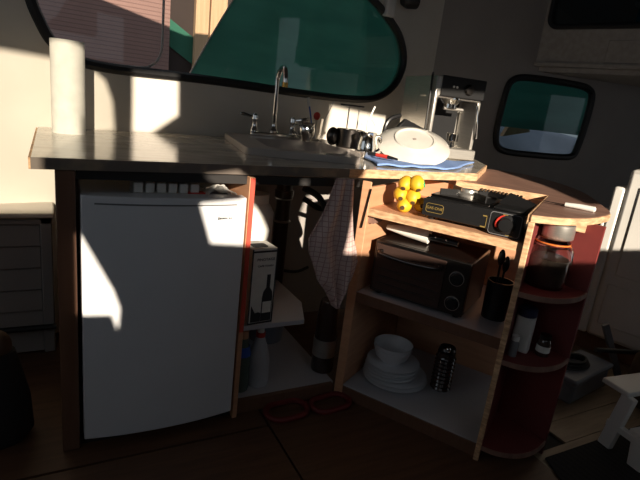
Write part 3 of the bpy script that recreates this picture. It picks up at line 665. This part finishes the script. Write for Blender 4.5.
# toaster oven
ov = T('toaster_oven', 'dark toaster oven with glass door on the middle shelf', 'oven', loc(.212, .045, .447), PR)
MB().bb(-.178, .178, .012, .27, .012, .208).build('body', mat('oven_brown_steel', (.05, .032, .028), .28, .8), ov, False, .006)
MB().bb(-.178, .178, 0, .012, .012, .208).build('front_frame', M['darksteel'], ov, False, .003)
MB().bb(-.168, .095, -.008, .0, .022, .198).build('glass_door', M['brownglass'], ov, False, .003)
MB().tube(smoothline([(-.145, -.008, .176), (-.14, -.030, .170), (-.035, -.036, .165), (.07, -.030, .170), (.075, -.008, .176)], 6, False), .0065, 10).build('door_handle', M['darksteel'], ov, True)
MB().bb(-.15, .08, -.0095, -.008, .05, .053).bb(-.15, .08, -.0095, -.008, .078, .081).bb(-.15, .08, -.0095, -.008, .106, .109).build('rack_lines', M['darksteel'], ov)
for zz in (.145, .055):
    k_ = MB().lathe([(.024, 0), (.024, .004), (.019, .006), (.017, .02), (0, .021)], (.137, 0, zz), 28, (0, -1, 0)).build('knob', M['black'], ov, True)
    MB().lathe([(.0245, 0), (.026, 0), (.026, .003), (.0245, .003)], (.137, -.001, zz), 28, (0, -1, 0)).build('knob_ring', M['steel'], k_, True)
for sx in (-.15, .15):
    for sy in (.03, .24): MB().cyl((sx, sy, .0), .012, .014, 12).build('foot', M['black'], ov)
nk = T('napkin_roll', 'white folded paper cone lying on the toaster oven', 'napkin', loc(.03, .14, .659), PR + .05)
MB().lathe([(.010, 0), (.022, .08), (.030, .165), (0, .166)], (0, 0, .030), 16, (.995, .02, -.0)).build('cone', M['paper'], nk, True)
kk = T('carving_knife_handle', 'black riveted knife handle sticking out of the paper cone on the oven', 'knife', loc(.195, .148, .686), PR - .02)
MB().tube([(0, 0, 0), (.05, 0, .004), (.11, 0, .0)], [.012, .013, .010], 12).build('handle', M['black'], kk, True)
MB().blob((.07, -.012, .007), (.004, 0, .004)).blob((.03, -.012, .008), (.004, 0, .004)).build('rivets', M['chrome'], kk, True)

# utensil pot right of the oven
up = T('utensil_pot', 'black round utensil pot on the middle shelf right of the oven', 'pot', loc(.470, .18, .447))
MB().lathe([(0, 0), (.042, 0), (.045, .14), (.042, .14), (.039, .005), (0, .005)], seg=30).build('pot', M['black'], up, True)
for i, (a, b, h, lb) in enumerate([(-.015, .0, .29, 'black utensil with a round head leaning left in the utensil pot'), (.012, .01, .25, 'shorter black utensil leaning right in the utensil pot')]):
    u_ = T('kitchen_utensil', lb, 'utensil', loc(.470, .18, .453))
    MB().tube([(a, b, 0), (a * 1.5, b, h * .68)], .004, 8).build('handle', M['black'], u_, True)
    MB().blob((a * 1.6, b, h * .76), (.012, 0, .030)).build('head', M['darksteel'], u_, True)

# dishes on the bottom shelf
cxp = (1.215, 1.425)
def plate(z, r, label, dx=0, dy=0, t=.008):
    o = T('plate', label, 'plate', (cxp[0] + dx, cxp[1] + dy, z), 0, 'stacked plates on the bottom shelf')
    MB().lathe([(0, 0), (r * .55, 0), (r * .6, .003), (r, t * 1.9), (r + .001, t * 2.15), (r - .004, t * 2.2), (r * .6, .007), (0, .005)], seg=44).build('dish', M['white'], o, True)
plate(.050, .132, 'large white plate at the very bottom of the stack', .01, -.01)
plate(.063, .130, 'large white plate second from the bottom of the stack', .012, -.004)
zs = [.077, .089, .101, .113]; nm = ['lowest', 'second', 'third', 'topmost']
for i in range(4): plate(zs[i], .108, f'smaller white plate, {nm[i]} of the four under the bowls', -.008 + .003 * i, .004 * (i % 2))
for i, (z, lb) in enumerate([(.119, 'white bowl under another bowl on the stack of plates'), (.135, 'white bowl on top of the stack of plates')]):
    o = T('bowl', lb, 'bowl', (cxp[0] - .006, cxp[1] + .01, z), 0, 'bowls on the plate stack')
    MB().lathe([(0, 0), (.036, 0), (.038, .006), (.066, .03), (.080, .070), (.077, .070), (.062, .032), (.03, .01), (0, .008)], seg=40).build('dish', M['white'], o, True)
jr = T('ribbed_jar', 'dark ribbed glass jar with a metal clasp on the bottom shelf right of the plates', 'jar', (1.375, 1.30, .05))
pf2 = [(0, 0), (.038, 0)]
for k in range(9): pf2 += [(.042, .006 + k * .017), (.037, .0145 + k * .017)]
pf2 += [(.036, .165), (0, .168)]
MB().lathe(pf2, seg=32).build('body', M['brownglass'], jr, True)
MB().lathe([(.030, .166), (.034, .175), (.030, .185), (0, .187)]).build('lid', M['darksteel'], jr, True)
MB().blob((-.018, -.02, .185), (.012, 0, .014)).build('clasp', M['chrome'], jr, True)

# rounded end: big jar and tin
bj = T('clip_top_jar', 'large clip-top glass jar of dark contents with orange seal on the rounded end shelf', 'jar', loc(.605, .135, .625), PR)
MB().lathe([(0, 0), (.058, 0), (.064, .008), (.066, .03), (.066, .105), (.058, .128), (.050, .138), (.050, .145), (.0475, .145), (.0475, .138), (.055, .126), (.063, .104), (.063, .03), (.058, .010), (0, .006)], seg=44).build('glass_body', M['glass'], bj, True)
MB().lathe([(0, .010), (.054, .010), (.061, .03), (.061, .096), (0, .10)], seg=44).build('contents', M['coffee'], bj, True)
MB().lathe([(.0475, .145), (.054, .145), (.054, .148), (.0475, .148)], seg=40).build('orange_seal', M['orange'], bj, True)
MB().lathe([(0, .160), (.044, .160), (.05, .155), (.052, .150), (0, .150)], seg=40).build('glass_lid', M['glass'], bj, True)
for s_ in (-1, 1):
    MB().tube([(s_ * .053, -.01, .148), (s_ * .066, -.02, .13), (s_ * .069, -.024, .09), (s_ * .067, -.014, .09), (s_ * .058, .0, .14)], .002, 6).build('wire_bail', M['chrome'], bj, True)
MB().tube([(.055 * math.cos(a * PI / 12), .055 * math.sin(a * PI / 12), .139) for a in range(24)], .0018, 6, True).build('wire_band', M['chrome'], bj, True)
tn = T('steel_canister', 'round brushed steel lidded tin standing on top of the clip-top jar', 'tin', loc(.612, .150, .786))
MB().lathe([(0, 0), (.046, 0), (.048, .003), (.048, .044), (.045, .048), (0, .048)], seg=44).build('tin', M['steel'], tn, True)
wc = T('white_canister', 'frosted white container with navy lid on the second rounded shelf', 'container', loc(.585, .115, .388), PR)
MB().prism(rr([(-.030, -.028), (.030, -.028), (.030, .028), (-.030, .028)], .012), 0, .125).build('body', M['whitepl'], wc, True, .004)
MB().lathe([(.028, 0), (.031, .004), (.031, .025), (.026, .030), (0, .031)], (0, 0, .125)).build('lid', M['lid'], wc, True)
ws = T('small_white_pot', 'tiny white capped pot left of the frosted white container', 'pot', loc(.574, .045, .388))
MB().lathe([(0, 0), (.014, 0), (.015, .045), (.010, .055), (0, .055)]).build('body', M['greypl'], ws, True)
MB().lathe([(.012, .055), (.012, .072), (0, .073)]).build('cap', M['whitepl'], ws, True)
sj = T('spice_jar', 'small glass spice jar with a pale label on the second rounded shelf', 'jar', loc(.655, .125, .388))
MB().lathe([(0, 0), (.020, 0), (.022, .004), (.022, .05), (.017, .06), (0, .06)]).build('body', M['brownglass'], sj, True)
MB().lathe([(.0225, .016), (.0225, .038)]).build('paper_label', M['paper'], sj, True)
MB().lathe([(.018, .06), (.018, .075), (0, .076)]).build('lid', M['darksteel'], sj, True)
# knife on top
tk = T('table_knife', 'knife with white handle lying on the rounded end of the top board', 'knife', (1.565, 1.03, .8685), math.atan2(-.085, .045))
MB().tube([(-.045, 0, .008), (.0, 0, .010), (.045, 0, .009), (.05, 0, .009)], [.007, .009, .010, .005], 12).build('handle', M['whitepl'], tk, True)
MB().prism([(-.12, .0), (-.09, -.008), (-.045, -.006), (-.045, .006)], .006, .008).build('blade', M['darksteel'], tk)

# ================================================================== RIGHT SIDE
lk0 = Vector((2.45, 1.5)); 
lkT = T('moulded_locker', 'white moulded locker front with hinges behind the rounded cabinet end', 'locker', (lk0.x, lk0.y, 0), math.atan2(-.954, .30))
# local x runs toward the camera, local y points away to starboard
MB().bb(-.30, .035, 0, .35, .10, .73).build('hinge_board', M['whitepl'], lkT, False, .006)
MB().bb(.035, .088, -.004, .35, .10, .885).build('side_moulding', M['whitepl'], lkT, False, .012)
MB().bb(.088, .95, -.010, .35, .10, .98).build('body', M['whitepl'], lkT, False, .02)
MB().bb(.15, .90, -.018, -.010, .45, .90).build('raised_panel', M['whitepl'], lkT, False, .01)
MB().bb(.13, .90, -.020, -.010, .18, .40).build('lower_panel', M['whitepl'], lkT, False, .01)
for z_ in (.70, .62, .50): MB().bb(.012, .022, -.006, 0, z_ - .02, z_ + .02).build('hinge', M['darksteel'], lkT)
MB().bb(-.30, .95, .04, .35, .0, .10).build('plinth', M['post'], lkT)

bn = T('grey_storage_tub', 'low grey plastic tub on the floor behind the rounded cabinet end', 'tub', (2.06, 1.165, 0), .16)
MB().bb(-.17, .17, -.07, .07, .0, .095).build('tub', M['tub'], bn, False, .015)
MB().bb(-.18, .18, -.08, .08, .095, .12).build('lid', M['tub'], bn, False, .01)
hs = T('coiled_hose', 'dark coiled hose lying on the grey tub', 'hose', (2.02, 1.17, .121))
for k in range(3):
    MB().tube([((.085 - .01 * k) * math.cos(a * PI / 14), (.05 - .005 * k) * math.sin(a * PI / 14), .008 + .012 * k) for a in range(28)], .007, 8, True).build('coil', M['hose'], hs, True)
# dark slanted frame behind the tub
ss = T('folded_stand', 'pale slanted board leaning against the locker behind the tub', 'board', (2.30, 1.17, 0), -.4)
MB().box((0, 0, .15), (.03, .02, .30), ry=-.5).build('board', M['greypl'], ss, False, .003)
MB().tube([(-.10, -.02, .16), (.3, -.05, .175)], .012, 8).build('bar', M['black'], ss, True)
# dark bag at the far right edge
bg = T('brown_bag', 'dark brown bag at the right edge behind the white step stool', 'bag', (2.30, .97, .0))
MB().lathe([(0, 0), (.09, 0), (.10, .05), (.09, .2), (.05, .27), (0, .28)], seg=24).build('body', M['brown'], bg, True)
MB().tube([(-.05, 0, .26), (-.02, 0, .33), (.04, 0, .33), (.06, 0, .25)], .008, 8).build('strap', M['black'], bg, True)
# step stool
so = T('step_stool', 'white two-step stool standing on the dark mat at the lower right', 'step stool', (1.87, .815, 0), -.12)
MB().bb(-.09, .25, -.02, .09, .232, .252).build('top_step', M['whitepl'], so, False, .005)
MB().bb(-.08, .25, -.20, -.05, .11, .13).build('lower_step', M['whitepl'], so, False, .005)
MB().add([], [])
for sx in (-.075, .235):
    MB().box((sx, .0, .12), (.025, .05, .235), rx=.15).build('leg', M['whitepl'], so, False, .004)
    MB().box((sx, -.10, .06), (.025, .05, .12), rx=-.12).build('leg', M['whitepl'], so, False, .004)
    MB().bb(sx - .012, sx + .012, -.15, .03, .09, .112).build('side_rail', M['whitepl'], so)
tag(MB().prism([(1.50, .872), (2.07, .868), (2.6, .78), (2.6, .1), (1.36, .1), (1.46, .78)], .0, .008).build('floor_mat', M['mat_'], None, False, .002), 'dark ribbed mat on the floor at the lower right', 'mat')

# ================================================================== OUTSIDE
sd = T('neighbouring_building', 'pink-brown boarded building seen through the left of the long window', 'building', (0, 4.8, 0))
MB().bb(-3.5, .93, 0, .12, -.5, 3.2).build('siding', M['siding'], sd)
MB().bb(.93, 1.16, .06, .12, -.5, 3.2).build('doorway', M['darkout'], sd)
MB().prism([(.93, 1.45), (1.15, 1.32), (1.15, 1.55), (.93, 1.68)], 0, .01, lambda u, v, w: (u, .055 - w, v)).build('green_cover', M['tarpdark'], sd)
MB().bb(1.15, 1.27, -.02, .12, -.5, 3.2).build('corner_board', M['tan'], sd, False, .005)
MB().bb(1.29, 1.44, 0, .12, -.5, 3.2).build('corner_board', M['tan'], sd, False, .005)
MB().bb(1.44, 1.60, .04, .12, -.5, 3.2).build('dark_wall', M['darkout'], sd)
MB().bb(-3.5, 1.6, .12, 1.2, -.5, .0).build('ground_block', M['darkout'], sd)
def tarpf(u, v):
    z = 1.08 + .95 * v
    xl = .625 + .57 * (z - 1.18)
    x = xl + (2.15 - xl) * u
    p = fW(x, z, .13 + .018 * math.sin(u * 26 + v * 3) * (1 - u) + .01 * math.sin(5 * v + 9 * u))
    return p
tp = T('green_tarp', 'green shade cloth hung outside over the right part of the long window', 'tarp')
MB().grid(tarpf, 60, 20).build('cloth', M['tarp'], tp, True, 0, .004)
MB().tube([tarpf(0, v / 10) + Vector((-.003, -.004, 0)) for v in range(11)], .0035, 6).build('hem_cord', M['whitepl'], tp, True)
MB().tube([tarpf(u / 10, 1) for u in range(11)], .004, 6).build('top_cord', M['whitepl'], tp, True)
# outside window 2
t2 = T('green_reflection_sheet', 'dark green sheet outside the small rounded window, stands in for a reflection', 'tarp')
def t2f(u, v): return f2(.2 + 1.5 * u, 1.10 + .75 * v, .35 + .03 * math.sin(8 * u))
MB().grid(t2f, 16, 8).build('cloth', M['tarp'], t2, True, 0, .004)  # green sheet put in for the reflection on the pane
t3 = T('pale_tarpaulin', 'pale blue-grey tarpaulin heap outside the small rounded window', 'tarp')
def t3f(u, v):
    return f2(.2 + 1.9 * u, .55 + .52 * v + .10 * math.sin(2.6 * u + .6) * v, .50 + .5 * v + .04 * math.sin(14 * u + 4 * v))
MB().grid(t3f, 24, 12).build('sheet', M['greytarp'], t3, True, 0, .004)
MB().prism([(.95, 1.02), (1.2, 1.08), (1.12, 1.17), (1.0, 1.13)], .50, .55, f2).build('beige_patch', M['tan'], t3)
t4 = T('teal_cover', 'teal cloth outside the upper right window', 'tarp')
MB().prism([(0, 1.58), (2.3, 1.58), (2.3, 2.15), (0, 2.15)], .62, .66, f3).build('cloth', M['tealout'], t4)
MB().tube([f3(.05, 2.13, .60), f3(.5, 2.0, .60), f3(1.0, 1.80, .60)], .02, 8).build('seam', M['whitepl'], t4, True)

# ================================================================== LIGHT
sun = bpy.data.lights.new('sun', 'SUN'); sun.energy = 8.0; sun.angle = math.radians(.53); sun.color = (1, .87, .70)
so_ = bpy.data.objects.new('sun', sun); COL.objects.link(so_)
so_.rotation_euler = Vector((.191, .937, -.292)).to_track_quat('-Z', 'Y').to_euler()
w = bpy.data.worlds.new('sky'); SC.world = w; w.use_nodes = True
bg_ = w.node_tree.nodes['Background']; bg_.inputs[0].default_value = (.80, .90, 1, 1); bg_.inputs[1].default_value = .50
def portal(loc_, rot, sx, sy):
    l = bpy.data.lights.new('sky_portal', 'AREA'); l.shape = 'RECTANGLE'; l.size = sx; l.size_y = sy; l.cycles.is_portal = True
    o = bpy.data.objects.new('sky_portal', l); COL.objects.link(o); o.location = loc_; o.rotation_euler = rot
portal((-2.05, .35, 1.65), (0, -PI / 2, 0), 1.0, 2.3)

# ================================================================== CAMERA
cam = bpy.data.cameras.new('camera'); cam.sensor_width = 36; cam.lens = 492 / 640 * 36; cam.clip_start = .02
co = bpy.data.objects.new('camera', cam); COL.objects.link(co); SC.camera = co
Rw = Matrix(((.88127659, -.02625633, .47187094), (-.45847135, -.28981755, .84012488), (.11469788, -.95672169, -.2674472)))
Rb = Matrix([[Rw[i][0], -Rw[i][1], -Rw[i][2]] for i in range(3)])
co.matrix_world = Matrix.Translation((0, 0, 1.115)) @ Rb.to_4x4()
SC.view_settings.view_transform = 'Standard'; SC.view_settings.look = 'None'; SC.view_settings.gamma = 1
SC.view_settings.exposure = .18
SC.cycles.max_bounces = 10; SC.cycles.transparent_max_bounces = 12
SC.cycles.use_denoising = True
